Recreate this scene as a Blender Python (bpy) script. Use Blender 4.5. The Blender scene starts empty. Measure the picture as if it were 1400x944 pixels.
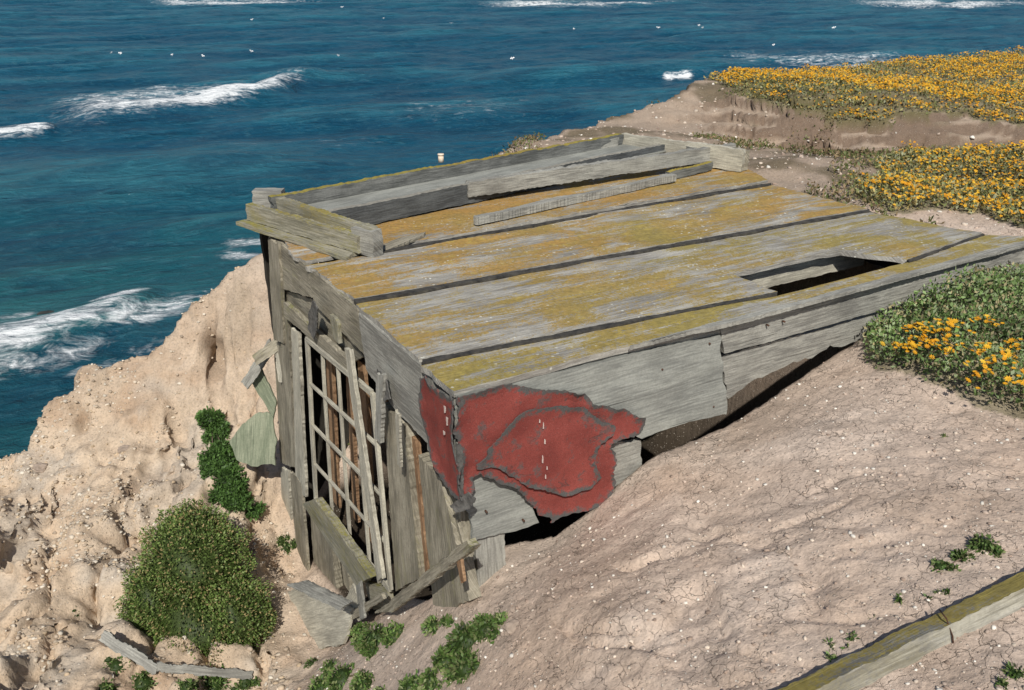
import bpy, math, random
import numpy as np
from mathutils import Vector, geometry
R=random.Random(7); NR=np.random.RandomState(11)
F=1150.0; PIT=math.radians(24.8); CP,SP=math.cos(PIT),math.sin(PIT); H=1.5
C=bpy.context.scene.collection
# ---------------------------------------------------------------- projection used to survey points
def ray(u,v):
    x=(u-700)/F; y=(472-v)/F
    return Vector((x,CP+SP*y,-SP+CP*y))
CAM=Vector((0,0,H))
def PZ(u,v,z): d=ray(u,v); return CAM+d*((z-H)/d.z)
def PY(u,v,y): d=ray(u,v); return CAM+d*(y/d.y)
def PP(u,v,p,n): d=ray(u,v); return CAM+d*((p-CAM).dot(n)/d.dot(n))
def proj(x,y,z):
    z=z-H; dep=y*CP-z*SP; up=y*SP+z*CP
    dep=np.where(dep<.05,.05,dep)
    return 700+F*x/dep, 472-F*up/dep
# ---------------------------------------------------------------- noise
def _h(ix,iy,iz,s):
    n=(ix*374761393+iy*668265263+iz*1274126177+s*1446651)&0xffffffff
    n=((n^(n>>13))*1274126177)&0xffffffff
    n=((n^(n>>15))*2246822519)&0xffffffff
    n=n^(n>>16)
    return n/2147483648.0-1.0
def vn(x,y,z,s=0):
    x=np.asarray(x,float);y=np.asarray(y,float)+0*x;z=np.asarray(z,float)+0*x
    ix=np.floor(x).astype(np.int64);iy=np.floor(y).astype(np.int64);iz=np.floor(z).astype(np.int64)
    fx=x-ix;fy=y-iy;fz=z-iz
    fx=fx*fx*(3-2*fx);fy=fy*fy*(3-2*fy);fz=fz*fz*(3-2*fz)
    def L(a,b,t): return a+(b-a)*t
    return L(L(L(_h(ix,iy,iz,s),_h(ix+1,iy,iz,s),fx),L(_h(ix,iy+1,iz,s),_h(ix+1,iy+1,iz,s),fx),fy),
             L(L(_h(ix,iy,iz+1,s),_h(ix+1,iy,iz+1,s),fx),L(_h(ix,iy+1,iz+1,s),_h(ix+1,iy+1,iz+1,s),fx),fy),fz)
def fbm(x,y,z=0,o=4,s=0,g=.5):
    a=1;t=0;w=0
    for i in range(o):
        t=t+a*vn(x,y,z,s+i*17);w+=a;a*=g;x=x*2.03+3.1;y=y*2.03+1.7;z=z*2.03+.9
    return t/w
def ss(a,b,x): t=np.clip((x-a)/(b-a),0,1); return t*t*(3-2*t)
def inpoly(px,py,poly):
    c=np.zeros(np.shape(px),bool);n=len(poly)
    for i in range(n):
        x1,y1=poly[i];x2,y2=poly[i-1]
        c^=((y1>py)!=(y2>py))&(px<(x2-x1)*(py-y1)/((y2-y1) if y2!=y1 else 1e-9)+x1)
    return c
def segdist(px,py,pts,closed=False):
    best=np.full(np.shape(px),1e9);sg=np.zeros(np.shape(px))
    n=len(pts)
    for i in range(n if closed else n-1):
        x1,y1=pts[i];x2,y2=pts[(i+1)%n]
        dx,dy=x2-x1,y2-y1;l=dx*dx+dy*dy+1e-12
        t=np.clip(((px-x1)*dx+(py-y1)*dy)/l,0,1)
        qx=px-x1-t*dx;qy=py-y1-t*dy;d=np.hypot(qx,qy)
        m=d<best;best=np.where(m,d,best);sg=np.where(m,np.sign(dx*(py-y1)-dy*(px-x1)),sg)
    return best,sg
# ---------------------------------------------------------------- materials
def newmat(name):
    m=bpy.data.materials.new(name);m.use_nodes=True;nt=m.node_tree
    return m,nt,nt.nodes['Principled BSDF']
class NB:
    def __init__(s,nt): s.nt=nt
    def n(s,t,**k):
        o=s.nt.nodes.new(t)
        for a,b in k.items(): setattr(o,a,b)
        return o
    def l(s,a,b): s.nt.links.new(a,b)
    def noise(s,vec,scale,det=5,rough=.6,dist=0):
        o=s.n('ShaderNodeTexNoise');o.inputs['Scale'].default_value=scale;o.inputs['Detail'].default_value=det
        o.inputs['Roughness'].default_value=rough;o.inputs['Distortion'].default_value=dist
        if vec is not None:s.l(vec,o.inputs['Vector'])
        return o.outputs['Fac']
    def mapp(s,vec,sc,loc=(0,0,0),rot=(0,0,0)):
        o=s.n('ShaderNodeMapping');o.inputs['Scale'].default_value=sc;o.inputs['Location'].default_value=loc;o.inputs['Rotation'].default_value=rot
        s.l(vec,o.inputs['Vector']);return o.outputs['Vector']
    def ramp(s,f,stops):
        o=s.n('ShaderNodeValToRGB');e=o.color_ramp.elements
        while len(e)<len(stops): e.new(.5)
        for q,(p,c) in zip(e,stops):
            q.position=p;q.color=(c,c,c,1) if isinstance(c,(int,float)) else (*c,1)
        s.l(f,o.inputs['Fac']);return o.outputs['Color']
    def mix(s,f,a,b,bt='MIX'):
        o=s.n('ShaderNodeMix',data_type='RGBA',blend_type=bt)
        for i,x in ((0,f),(6,a),(7,b)):
            if isinstance(x,(int,float)): o.inputs[i].default_value=x if i==0 else (x,x,x,1)
            elif isinstance(x,tuple): o.inputs[i].default_value=(*x,1)
            else: s.l(x,o.inputs[i])
        return o.outputs[2]
    def math(s,op,a,b=0.0):
        o=s.n('ShaderNodeMath',operation=op)
        for i,x in ((0,a),(1,b)):
            if isinstance(x,(int,float)): o.inputs[i].default_value=x
            else: s.l(x,o.inputs[i])
        return o.outputs[0]
    def bump(s,h,st,dist,nrm=None):
        o=s.n('ShaderNodeBump');o.inputs['Strength'].default_value=st;o.inputs['Distance'].default_value=dist
        s.l(h,o.inputs['Height'])
        if nrm is not None:s.l(nrm,o.inputs['Normal'])
        return o.outputs['Normal']
def wood(name,dark,light,lich=0.0,lcol=(.27,.20,.045),lcol2=(.36,.19,.04),side=0.0,white=.0,grain=1.0,seed=0.0,orange=.60):
    m,nt,b=newmat(name);N=NB(nt)
    uv=N.n('ShaderNodeUVMap').outputs['UV'];tc=N.mapp(N.n('ShaderNodeTexCoord').outputs['Object'],(1,1,1),(seed,seed*.7,0))
    g1=N.noise(N.mapp(uv,(2.2,34,1)),3.0,9,.68,.25)
    g2=N.noise(N.mapp(uv,(1.0,4,1)),2.0,6,.6,.6)
    fine=N.noise(tc,90,4,.7)
    f=N.math('ADD',N.math('MULTIPLY',g1,.58),N.math('MULTIPLY',g2,.42))
    base=N.ramp(f,[(.33,tuple(x*.66 for x in dark)),(.45,dark),(.56,light),(.70,tuple(min(1,x*1.18) for x in light))])
    crack=N.ramp(N.noise(N.mapp(uv,(.8,50,1),(4,2,0)),2.5,3,.5,.1),[(.28,1.0),(.33,0.0)])
    base=N.mix(N.math('MULTIPLY',crack,.8),base,tuple(x*.2 for x in dark))
    stain=N.ramp(N.noise(tc,5,6,.65),[(.45,0.0),(.68,1.0)])
    base=N.mix(N.math('MULTIPLY',stain,.35),base,tuple(x*.55 for x in dark))
    if lich>0:
        nz=N.n('ShaderNodeSeparateXYZ');N.l(N.n('ShaderNodeNewGeometry').outputs['Normal'],nz.inputs[0])
        up=N.math('MAXIMUM',N.ramp(nz.outputs['Z'],[(.35,0.0),(.8,1.0)]),side)
        n1=N.noise(N.mapp(uv,(1.0,1.7,1),(seed,0,0)),2.0,9,.68,.5)
        n2=N.noise(N.mapp(uv,(1.1,14,1)),1.6,9,.72,.2)
        s_=N.math('ADD',N.math('MULTIPLY',n1,.56),N.math('MULTIPLY',n2,.44))
        s_=N.math('ADD',s_,N.math('MULTIPLY',N.math('SUBTRACT',fine,.5),.32))
        t=.64-.24*lich
        mk=N.math('MULTIPLY',N.ramp(s_,[(t-.025,0.0),(t+.04,1.0)]),up)
        lc=N.mix(N.ramp(N.noise(tc,1.1,5,.6,.3),[(orange-.12,0.0),(orange+.06,1.0)]),lcol,lcol2)
        lc=N.mix(N.ramp(N.noise(tc,45,6,.75),[(.42,0.0),(.62,.7)]),lc,tuple(x*.5 for x in lcol))
        lc=N.mix(N.ramp(N.noise(tc,16,5,.7),[(.55,0.0),(.68,.7)]),lc,tuple(x*1.4 for x in lcol))
        base=N.mix(N.math('MULTIPLY',mk,.9),base,lc)
        if white>0:
            vo=N.n('ShaderNodeTexVoronoi');vo.inputs['Scale'].default_value=24;N.l(N.mapp(tc,(1,1,1),(3,1,0)),vo.inputs['Vector'])
            sp=N.ramp(N.math('ADD',vo.outputs['Distance'],N.math('MULTIPLY',fine,.3)),[(.26,1.0),(.33,0.0)])
            sel=N.ramp(N.noise(tc,2.6,3,.6),[(.50,0.0),(.58,1.0)])
            base=N.mix(N.math('MULTIPLY',N.math('MULTIPLY',sp,sel),white),base,(.74,.74,.66))
    base=N.mix(N.math('MULTIPLY',N.ramp(fine,[(.3,1.0),(.6,0.0)]),.3),base,tuple(x*.4 for x in dark))
    N.l(base,b.inputs['Base Color']);b.inputs['Roughness'].default_value=.9;b.inputs['Specular IOR Level'].default_value=.2
    hh=N.math('ADD',N.math('SUBTRACT',g1,N.math('MULTIPLY',crack,.6)),N.math('MULTIPLY',fine,.4))
    N.l(N.bump(hh,.7*grain,.006),b.inputs['Normal'])
    return m
M={}
RG=((.27,.255,.23),(.47,.455,.41))
M['roofA']=wood('roof_wood',*RG,lich=.68,lcol=(.35,.265,.055),lcol2=(.45,.26,.055),white=.9,orange=.48)
M['roofB']=wood('roof_wood_patchy',*RG,lich=.62,lcol=(.34,.265,.06),lcol2=(.42,.265,.06),white=.8,seed=4.3,orange=.54)
M['roofC']=wood('roof_wood_olive',*RG,lich=.70,lcol=(.34,.265,.055),lcol2=(.39,.27,.06),white=.6,seed=8.1,orange=.60)
M['roofD']=wood('roof_wood_orange',*RG,lich=.76,lcol=(.36,.25,.05),lcol2=(.46,.25,.05),white=.5,seed=2.2,orange=.47)
M['rail']=wood('rail_wood',(.11,.115,.11),(.21,.215,.205),lich=1.2,lcol=(.34,.28,.05),lcol2=(.38,.27,.045))
M['railtrough']=wood('dark_rail_wood',(.07,.075,.078),(.13,.14,.145),lich=1.3,lcol=(.36,.34,.29),lcol2=(.36,.34,.29))
M['timber']=wood('lichened_timber_wood',(.22,.21,.18),(.42,.405,.35),lich=.78,lcol=(.36,.29,.07),lcol2=(.42,.30,.06))
M['grey']=wood('grey_wood',(.23,.225,.205),(.40,.395,.355))
M['ply']=wood('grey_plywood',(.235,.242,.225),(.35,.36,.33),grain=.5)
M['side']=wood('side_wood',(.22,.20,.155),(.41,.375,.295),lich=.30,lcol=(.22,.22,.08),lcol2=(.26,.23,.07),side=.5)
M['pale']=wood('pale_wood',(.38,.36,.30),(.60,.57,.47))
M['brown']=wood('brown_wood',(.22,.13,.075),(.42,.27,.16))
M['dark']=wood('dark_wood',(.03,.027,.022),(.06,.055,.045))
M['moss']=wood('mossy_wood',(.22,.21,.16),(.38,.36,.29),lich=.50,lcol=(.28,.26,.06),lcol2=(.33,.25,.05),side=.5,seed=1.1)
M['green']=wood('green_wood',(.20,.23,.16),(.31,.33,.24))
def felt():
    m,nt,b=newmat('red_mineral_felt');N=NB(nt)
    tc=N.n('ShaderNodeTexCoord').outputs['Object'];at=N.n('ShaderNodeVertexColor',layer_name='Col').outputs['Color']
    sep=N.n('ShaderNodeSeparateColor');N.l(at,sep.inputs[0])
    f1=N.noise(tc,230,3,.7);f2=N.noise(tc,7,6,.6,.3);f3=N.noise(tc,26,8,.75)
    red=N.mix(N.ramp(f2,[(.35,0.0),(.65,1.0)]),(.20,.044,.037),(.28,.065,.053))
    red=N.mix(N.ramp(f1,[(.38,.55),(.50,0.0)]),red,(.09,.028,.024))
    red=N.mix(N.ramp(N.noise(tc,330,2,.5),[(.62,0.0),(.72,.4)]),red,(.42,.24,.21))
    e=N.math('ADD',sep.outputs[0],N.math('MULTIPLY',N.math('SUBTRACT',f3,.5),.16))
    k=N.ramp(e,[(.006,1.0),(.022,0.0)])
    wear=N.ramp(N.math('ADD',N.noise(tc,14,8,.75),N.math('MULTIPLY',N.noise(tc,3,3,.5),.35)),[(.74,0.0),(.79,1.0)])
    k=N.math('MAXIMUM',k,N.math('MULTIPLY',wear,.7))
    ck=N.ramp(N.math('ABSOLUTE',N.math('SUBTRACT',N.noise(tc,4.5,7,.6,.6),.5)),[(.002,1.0),(.006,0.0)])
    ck=N.math('MULTIPLY',ck,N.ramp(N.noise(tc,4,3,.5),[(.50,0.0),(.58,.8)]))
    k=N.math('MAXIMUM',k,ck)
    bk=N.mix(f1,(.03,.03,.031),(.15,.147,.14))
    N.l(N.mix(k,red,bk),b.inputs['Base Color']);b.inputs['Roughness'].default_value=.92;b.inputs['Specular IOR Level'].default_value=.2
    N.l(N.bump(N.math('SUBTRACT',N.math('ADD',N.math('MULTIPLY',f1,.6),N.math('MULTIPLY',f2,1.5)),ck),.6,.006),b.inputs['Normal']);return m
M['felt']=felt()
def simple(name,c1,c2,sc=20,rough=.8,bump=.4):
    m,nt,b=newmat(name);N=NB(nt);tc=N.n('ShaderNodeTexCoord').outputs['Object']
    f=N.noise(tc,sc,6,.65);N.l(N.mix(N.ramp(f,[(.35,0.0),(.65,1.0)]),c1,c2),b.inputs['Base Color'])
    b.inputs['Roughness'].default_value=rough;N.l(N.bump(f,bump,.01),b.inputs['Normal']);return m
M['tar']=simple('tar_paper',(.05,.048,.046),(.15,.145,.135),40)
M['darkseam']=simple('dark_seam_strip',(.018,.017,.016),(.075,.068,.055),25)
M['cream']=simple('cream_plastic',(.7,.55,.4),(.75,.7,.62),30)
M['rust']=simple('rusty_steel',(.10,.035,.015),(.05,.03,.02),60)
M['paint']=simple('white_paint_marks',(.50,.36,.33),(.62,.55,.5),120)
M['bird']=simple('white_feather',(.85,.85,.85),(.75,.75,.77),10)
M['rock']=simple('sandy_rock',(.24,.19,.15),(.40,.32,.26),14,.9,.8)
M['wetrock']=simple('wet_dark_rock',(.02,.022,.02),(.06,.06,.05),2,.6,.8)
M['twig']=simple('dry_twig',(.10,.07,.05),(.2,.15,.11),40)
def colmat(name,rough=.6,spec=.25):
    m,nt,b=newmat(name);N=NB(nt);a=N.n('ShaderNodeVertexColor',layer_name='Col').outputs['Color']
    N.l(a,b.inputs['Base Color']);b.inputs['Roughness'].default_value=rough;b.inputs['Specular IOR Level'].default_value=spec
    return m
M['leaf']=colmat('leaf_surface',.55);M['petal']=colmat('petal_surface',.7);M['stone']=colmat('pebble_surface',.85)
# ---------------------------------------------------------------- object helpers
ORG={}
def mk(name,v,f,mat,parent=None,uv=None,col=None,smooth=False,label=None,cat=None,group=None,kind=None,org=None):
    v=np.asarray(v,float).reshape(-1,3)
    if parent is not None: o_=ORG[parent]
    else: o_=np.array(org if org is not None else (v[:,0].mean(),v[:,1].mean(),v[:,2].min()))
    me=bpy.data.meshes.new(name);lv=v-o_
    if isinstance(f,np.ndarray):
        k=f.shape[1];n=len(f)
        me.vertices.add(len(v));me.vertices.foreach_set('co',lv.astype(np.float32).ravel())
        me.loops.add(n*k);me.loops.foreach_set('vertex_index',f.astype(np.int32).ravel())
        me.polygons.add(n);me.polygons.foreach_set('loop_start',np.arange(0,n*k,k,dtype=np.int32))
        me.polygons.foreach_set('loop_total',np.full(n,k,dtype=np.int32))
        me.update(calc_edges=True);me.validate()
    else:
        me.from_pydata([tuple(p) for p in lv],[],[tuple(q) for q in f]);me.update()
    if uv is not None:
        li=np.zeros(len(me.loops),np.int32);me.loops.foreach_get('vertex_index',li)
        l=me.uv_layers.new(name='UVMap');l.data.foreach_set('uv',np.asarray(uv,float)[li].astype(np.float32).ravel())
    if col is not None:
        c=np.asarray(col,float);c=np.concatenate([c,np.ones((len(c),1))],1) if c.shape[1]==3 else c
        a=me.color_attributes.new('Col','FLOAT_COLOR','POINT');a.data.foreach_set('color',c.astype(np.float32).ravel())
    if smooth: me.polygons.foreach_set('use_smooth',np.ones(len(me.polygons),bool))
    me.materials.append(mat)
    ob=bpy.data.objects.new(name,me);C.objects.link(ob)
    if parent is not None: ob.parent=parent
    else: ob.location=tuple(o_)
    ORG[ob]=o_
    tag(ob,label,cat,group,kind);return ob
def tag(o,label=None,cat=None,group=None,kind=None):
    if label:o['label']=label
    if cat:o['category']=cat
    if group:o['group']=group
    if kind:o['kind']=kind
def thing(name,loc,label,cat,group=None):
    o=bpy.data.objects.new(name,None);C.objects.link(o);o.location=tuple(loc);o.empty_display_size=.1
    ORG[o]=np.array(tuple(loc),float);tag(o,label,cat,group);return o
SID=[0]
def sheet(name,pts,n,th,mat,parent=None,sp=.05,jag=.004,warp=.002,uax=None,curl=0.0,rag=1.0,endj=1.0,**kw):
    SID[0]+=1;sd=SID[0];rr=np.random.RandomState(sd)
    pts=[Vector(p) for p in pts];n=Vector(n).normalized()
    if uax is None:
        es=[(pts[(i+1)%len(pts)]-pts[i]) for i in range(len(pts))];ux=max(es,key=lambda e:e.length)
    else: ux=Vector(uax)
    ux=(ux-n*ux.dot(n)).normalized();uy=n.cross(ux);o=pts[0]
    P2=[((p-o).dot(ux),(p-o).dot(uy)) for p in pts]
    ar=sum(P2[i-1][0]*P2[i][1]-P2[i][0]*P2[i-1][1] for i in range(len(P2)))
    if ar<0:P2=P2[::-1]
    w=min(max(q[1] for q in P2)-min(q[1] for q in P2),max(q[0] for q in P2)-min(q[0] for q in P2))
    sp=max(min(sp,w*.35),.008)
    out=[]
    for i in range(len(P2)):
        a=np.array(P2[i]);b=np.array(P2[(i+1)%len(P2)]);L=np.linalg.norm(b-a);k=max(1,int(L/(sp*.5)));nr=np.array([-(b-a)[1],(b-a)[0]])/max(L,1e-6)
        endgrain=endj*(abs((b-a)[1])>abs((b-a)[0])*1.2)
        for j in range(k):
            t=j/k;q=a+(b-a)*t
            if L>.02: q=q+nr*jag*(float(vn(q[0]*14+sd*3.7,q[1]*14,0,sd))*(1+.9*endgrain)+.6*rag*rr.uniform(-1,1)*(1+endgrain))
            out.append(q)
    out=np.array(out)
    gx=np.arange(out[:,0].min(),out[:,0].max(),sp);gy=np.arange(out[:,1].min(),out[:,1].max(),sp)
    X,Y=np.meshgrid(gx,gy);X=X.ravel()+rr.uniform(-.25,.25,X.size)*sp;Y=Y.ravel()+rr.uniform(-.25,.25,Y.size)*sp
    m=inpoly(X,Y,[tuple(q) for q in out]);d,_=segdist(X,Y,[tuple(q) for q in out],True);m&=d>sp*.45
    ip=np.stack([X[m],Y[m]],1);al=np.concatenate([out,ip]) if len(ip) else out
    res=geometry.delaunay_2d_cdt([Vector(q) for q in al],[(i,(i+1)%len(out)) for i in range(len(out))],[],1,1e-6)
    V=np.array([tuple(q) for q in res[0]]);T=[list(t) for t in res[2]]
    d,_=segdist(V[:,0],V[:,1],[tuple(q) for q in out],True)
    off=warp*fbm(V[:,0]*3+sd,V[:,1]*9,sd,2,sd)*2
    if curl: off=off+curl*np.exp(-d/.03)*(.3+.7*vn(V[:,0]*9,V[:,1]*9,sd,3)**2*2)
    O=np.array(o);UX=np.array(ux);UY=np.array(uy);NN=np.array(n)
    top=O+V[:,:1]*UX+V[:,1:]*UY+off[:,None]*NN;bot=top-NN*th;nv=len(V)
    faces=[];ec={}
    for t in T:
        a2=(V[t[1],0]-V[t[0],0])*(V[t[2],1]-V[t[0],1])-(V[t[2],0]-V[t[0],0])*(V[t[1],1]-V[t[0],1])
        if a2<0:t=t[::-1]
        faces.append(t);faces.append([q+nv for q in t[::-1]])
        for i in range(3):
            e=(t[i],t[(i+1)%3]);ec[e]=1
    for (a,b) in ec:
        if (b,a) not in ec: faces.append([b,a,a+nv,b+nv])
    uo=rr.uniform(0,20,2);uv=np.concatenate([V+uo,V+uo+th]);dd=np.concatenate([d,d*0]);col=np.stack([dd,dd,dd],1)
    return mk(name,np.concatenate([top,bot]),faces,mat,parent,uv=uv,col=col,**kw)
def tube(name,pts,r,mat,parent=None,k=6,**kw):
    pts=[Vector(p) for p in pts];v=[];f=[];rs=r if isinstance(r,(list,tuple)) else [r]*len(pts)
    for i,p in enumerate(pts):
        d=(pts[min(i+1,len(pts)-1)]-pts[max(i-1,0)]).normalized();a=d.orthogonal().normalized();b=d.cross(a)
        for j in range(k):
            t=j*2*math.pi/k;v.append(p+(a*math.cos(t)+b*math.sin(t))*rs[i])
    for i in range(len(pts)-1):
        for j in range(k): f.append((i*k+j,i*k+(j+1)%k,(i+1)*k+(j+1)%k,(i+1)*k+j))
    f.append(tuple(range(k))[::-1]);f.append(tuple((len(pts)-1)*k+j for j in range(k)))
    return mk(name,[tuple(p) for p in v],f,mat,parent,uv=[(p.x*3,p.y) for p in v],smooth=True,**kw)
# ---------------------------------------------------------------- shack survey
A=PZ(620,535,0);B=PZ(1400,335,0);K=PZ(418,360,0)
fd=(B-A).normalized();FN=Vector((fd.y,-fd.x,0));ld=(K-A).normalized();LN=Vector((-ld.y,ld.x,0))
if LN.dot(Vector((-1,-.5,0)))<0: LN=-LN
def W(u,v,o=0): return PP(u,v,A+FN*o,FN)
def LW(u,v,o=0): return PP(u,v,A+LN*o,LN)
KB=LW(370,500)
# ---------------------------------------------------------------- terrain
ctl=[(745,750,3.03),(890,625,3.32),(990,585,3.54),(1180,470,3.95),(1400,392,4.5),(1300,560,3.1),(1300,450,3.7),(1400,560,3.05),
(1100,600,3.05),(900,720,2.75),(1000,700,2.72),(1200,700,2.42),(1400,700,2.3),(1400,850,1.8),(1400,944,1.56),(1200,850,1.92),(1200,944,1.66),
(1000,850,2.07),(1000,944,1.8),(850,850,2.22),(850,944,1.96),(720,850,2.45),(720,944,2.15),(640,830,2.80),(640,900,2.5),(600,944,2.45),
(560,880,2.95),(532,834,3.5),(500,944,2.85),(474,850,4.2),(420,944,3.3),(440,900,3.85),(385,760,5.05),(340,700,5.15),(340,620,5.6),
(300,800,4.45),(300,900,3.85),(200,900,3.7),(100,850,3.9),(0,944,3.25),(200,700,4.95),(100,700,4.85),(0,750,4.4),(200,600,5.75),(100,600,5.72),
(300,560,5.95),(370,560,6.0),(330,450,6.35),(0,660,5.4),(0,630,5.6),(100,535,6.0),(200,487,6.3),(250,445,6.4),(290,412,6.5),(330,385,6.55),(370,365,6.6),
(830,162,11.2),(740,188,10.2),(960,190,9.3),(1040,225,7.5),(1100,250,6.8),(1170,275,6.0),(1300,300,5.5),(1400,312,5.2),(1500,330,4.9),
(1100,212,9.2),(1200,215,8.9),(1400,212,8.8),(1250,222,8.0),(1300,260,6.8),(1400,250,6.9),
(1000,172,11.2),(1100,203,10.75),(1250,212,10.5),(1400,218,10.2),(950,120,12.0),(1100,143,10.95),(1250,160,10.75),(1400,176,10.45),
(1200,120,13),(1400,120,12.5),(1000,105,13.5),(1200,86,16),(1400,73,17),(700,205,8.6)]
cp=[tuple(PY(*c)) for c in ctl]
cp+=[(-.8,7.2,-.95),(-1.6,6.3,-1.2),(.6,8.2,-.4),(2,0,-.15),(0,0,-.5),(-2,1,-1.7),(-4,2,-2.4),(5,2,0),(8,4,.1),(8,8,0),(14,12,.1),(20,0,.2),(-8,-4,-3),(0,-8,-.3),(30,20,0),(-6,0,-3),(12,18,-.1),(-.1,3.1,-1.0)]
cp=np.array(cp)
def kern(dx,dy): return np.sqrt(dx*dx+dy*dy+.12**2)
n_=len(cp);KM=np.zeros((n_+3,n_+3));KM[:n_,:n_]=kern(cp[:,0][:,None]-cp[:,0],cp[:,1][:,None]-cp[:,1])-np.eye(n_)*.015
KM[:n_,n_]=1;KM[:n_,n_+1:]=cp[:,:2];KM[n_:,:n_]=KM[:n_,n_:].T
wt=np.linalg.solve(KM,np.concatenate([cp[:,2],[0,0,0]]))
xs=np.concatenate([-4.8-np.geomspace(.03,60,60)[::-1],np.arange(-4.8,-.9,.017),np.arange(-.9,4.6,.020),np.arange(4.6,12.5,.04),12.5+np.geomspace(.06,80,50)])
yl=[.8]
while yl[-1]<18.5: yl.append(yl[-1]*1.0054)
ys=np.concatenate([.8-np.geomspace(.02,40,50)[::-1],yl,18.6+np.geomspace(.1,60,50)])
X,Y=np.meshgrid(xs,ys);Z=np.zeros_like(X)
for i in range(n_): Z+=wt[i]*kern(X-cp[i,0],Y-cp[i,1])
Z+=wt[n_]+wt[n_+1]*X+wt[n_+2]*Y
crest=[(-12,-14),(-8,-5),(-6.2,1),(-5.2,3.6),(-4.45,5.1)]+[tuple(PY(*c))[:2] for c in [(0,630,5.6),(38,600,5.7),(48,572,5.85),(100,540,6.0),(125,512,6.15),(200,487,6.35),(245,446,6.5),(290,412,6.6),(370,365,6.7)]]+[(-1.3,7.0),(-.5,7.8),(0,8.8)]+[tuple(PY(*c))[:2] for c in [(740,186,10.2),(830,162,11.2),(925,150,12.0),(950,120,12.6),(1000,105,13.6),(1200,86,16),(1400,73,17)]]+[(16,20),(35,26),(110,60)]
near=ss(9,5,Y)
d,sg=segdist(X,Y,crest)
dist=d*sg+.17*fbm(X*2.4,Y*2.4,0,4,5,.6)*np.clip(Y/6,0.3,1.8)
leftm=ss(-.9,-1.7,X+.25*(Y-4))*near
Z+=.05*fbm(X*1.1,Y*1.1,0,4,3)*ss(1.0,3,np.abs(X)+Y*.3)
edge_keep=ss(.0,.6,-dist)
Z+=leftm*edge_keep*.22*(.4-np.abs(fbm(X*1.5,Y*1.5,2,4,9))*2)
q=(Z+.18*fbm(X*2.3,Y*2.3,0,4,11))*3.4;Z+=leftm*edge_keep*(.13*(np.floor(q)+ss(.3,.7,q-np.floor(q))-q))
# gullies running down the cliff face
gl=np.abs(fbm(X*3.0+Y*.6+fbm(X*2,Y*2,0,2,13)*.8,Y*.7,0,4,14));Z-=leftm*edge_keep*.10*ss(.16,0,gl)
rx=X*.55+Y*.83;ry=-X*.83+Y*.55
rm=(1-leftm)*ss(5.5,4.5,Y)
rill=np.abs(fbm(rx*4.2+fbm(X*3,Y*3,0,2,2)*.9,ry*1.6,0,4,21))
ctr=np.exp(-(((X-.55)/.5)**2+((Y-2.3)/.4)**2))
Z-=rm*(.006+.045*ctr)*ss(.14,.0,rill)
cr2=1-np.minimum(np.abs(fbm(X*8,Y*8,0,5,35,.65))*4,1)
Z+=rm*.010*fbm(X*3,Y*3,0,3,31)+rm*(.008+.012*ctr)*fbm(X*15,Y*15,0,4,33,.7)-rm*.006*cr2
m2=np.exp(-(((X-4.9)/2.0)**2+((Y-7.4)/.7)**2));Z+=.14*m2
for (u,v,yy,r,dp) in [(75,690,4.9,.25,.10),(20,770,4.3,.2,.10)]:
    p=PY(u,v,yy);Z-=dp*np.exp(-((X-p.x)**2+((Y-p.y)*.6)**2)/r**2)
bz=ss(10.2,10.5,Y)*ss(12.2,11.4,Y)*ss(1.5,3,X)
q=(Z+.08*fbm(X*2,Y*2,0,4,12))*8;Z+=bz*.10*(np.floor(q)+ss(.38,.62,q-np.floor(q))-q)
Z-=np.where(dist>0,np.minimum(.3*ss(0,.25,dist)+1.75*dist,15.0),0)
Z=np.maximum(Z,-17)
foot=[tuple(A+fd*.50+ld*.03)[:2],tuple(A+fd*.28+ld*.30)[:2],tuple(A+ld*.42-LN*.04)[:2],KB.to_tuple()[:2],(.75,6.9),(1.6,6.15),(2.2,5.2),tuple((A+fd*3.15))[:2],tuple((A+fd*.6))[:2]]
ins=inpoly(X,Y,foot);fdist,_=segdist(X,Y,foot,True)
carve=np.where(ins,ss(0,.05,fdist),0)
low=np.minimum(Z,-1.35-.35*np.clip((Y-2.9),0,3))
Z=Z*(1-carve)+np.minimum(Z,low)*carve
rp=[PZ(*c,0).to_tuple()[:2] for c in [(620,535),(418,360),(330,300),(850,185),(1055,250),(1190,288),(1345,318),(1480,330),(1500,312)]]
rin=inpoly(X,Y,rp);Z=np.where(rin,np.minimum(Z,-.06),Z)
ZG=Z.copy()
def zt(x,y):
    i=min(max(np.searchsorted(ys,y)-1,0),len(ys)-2);j=min(max(np.searchsorted(xs,x)-1,0),len(xs)-2)
    ty=(y-ys[i])/(ys[i+1]-ys[i]);tx=(x-xs[j])/(xs[j+1]-xs[j])
    return float((ZG[i,j]*(1-tx)+ZG[i,j+1]*tx)*(1-ty)+(ZG[i+1,j]*(1-tx)+ZG[i+1,j+1]*tx)*ty)
def hit(u,v,up=0.0):
    dd=ray(u,v);t=1.2
    while t<30:
        p=CAM+dd*t
        if p.z<zt(p.x,p.y)+up: return p
        t+=.02
    return CAM+dd*10
gy_,gx_=np.gradient(Z,ys,xs);nl=np.sqrt(gx_**2+gy_**2+1);NX,NY,NZ=-gx_/nl,-gy_/nl,1/nl
steep=ss(.96,.75,NZ)
bank=ss(9.6,10.3,Y)*ss(12.3,11.6,Y)*ss(1.5,3,X)
lowf=.45+.55*ss(4.7,5.6,Y)
D=leftm*lowf*(.08*fbm(X*2.4,Y*2.4,Z*2.4,4,41)+.06*fbm(X*5.5,Y*5.5,Z*9,5,43,.62)-.04*(1-np.minimum(np.abs(fbm(X*4.5,Y*4.5,Z*4.5,5,44,.6))*5,1)))
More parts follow.
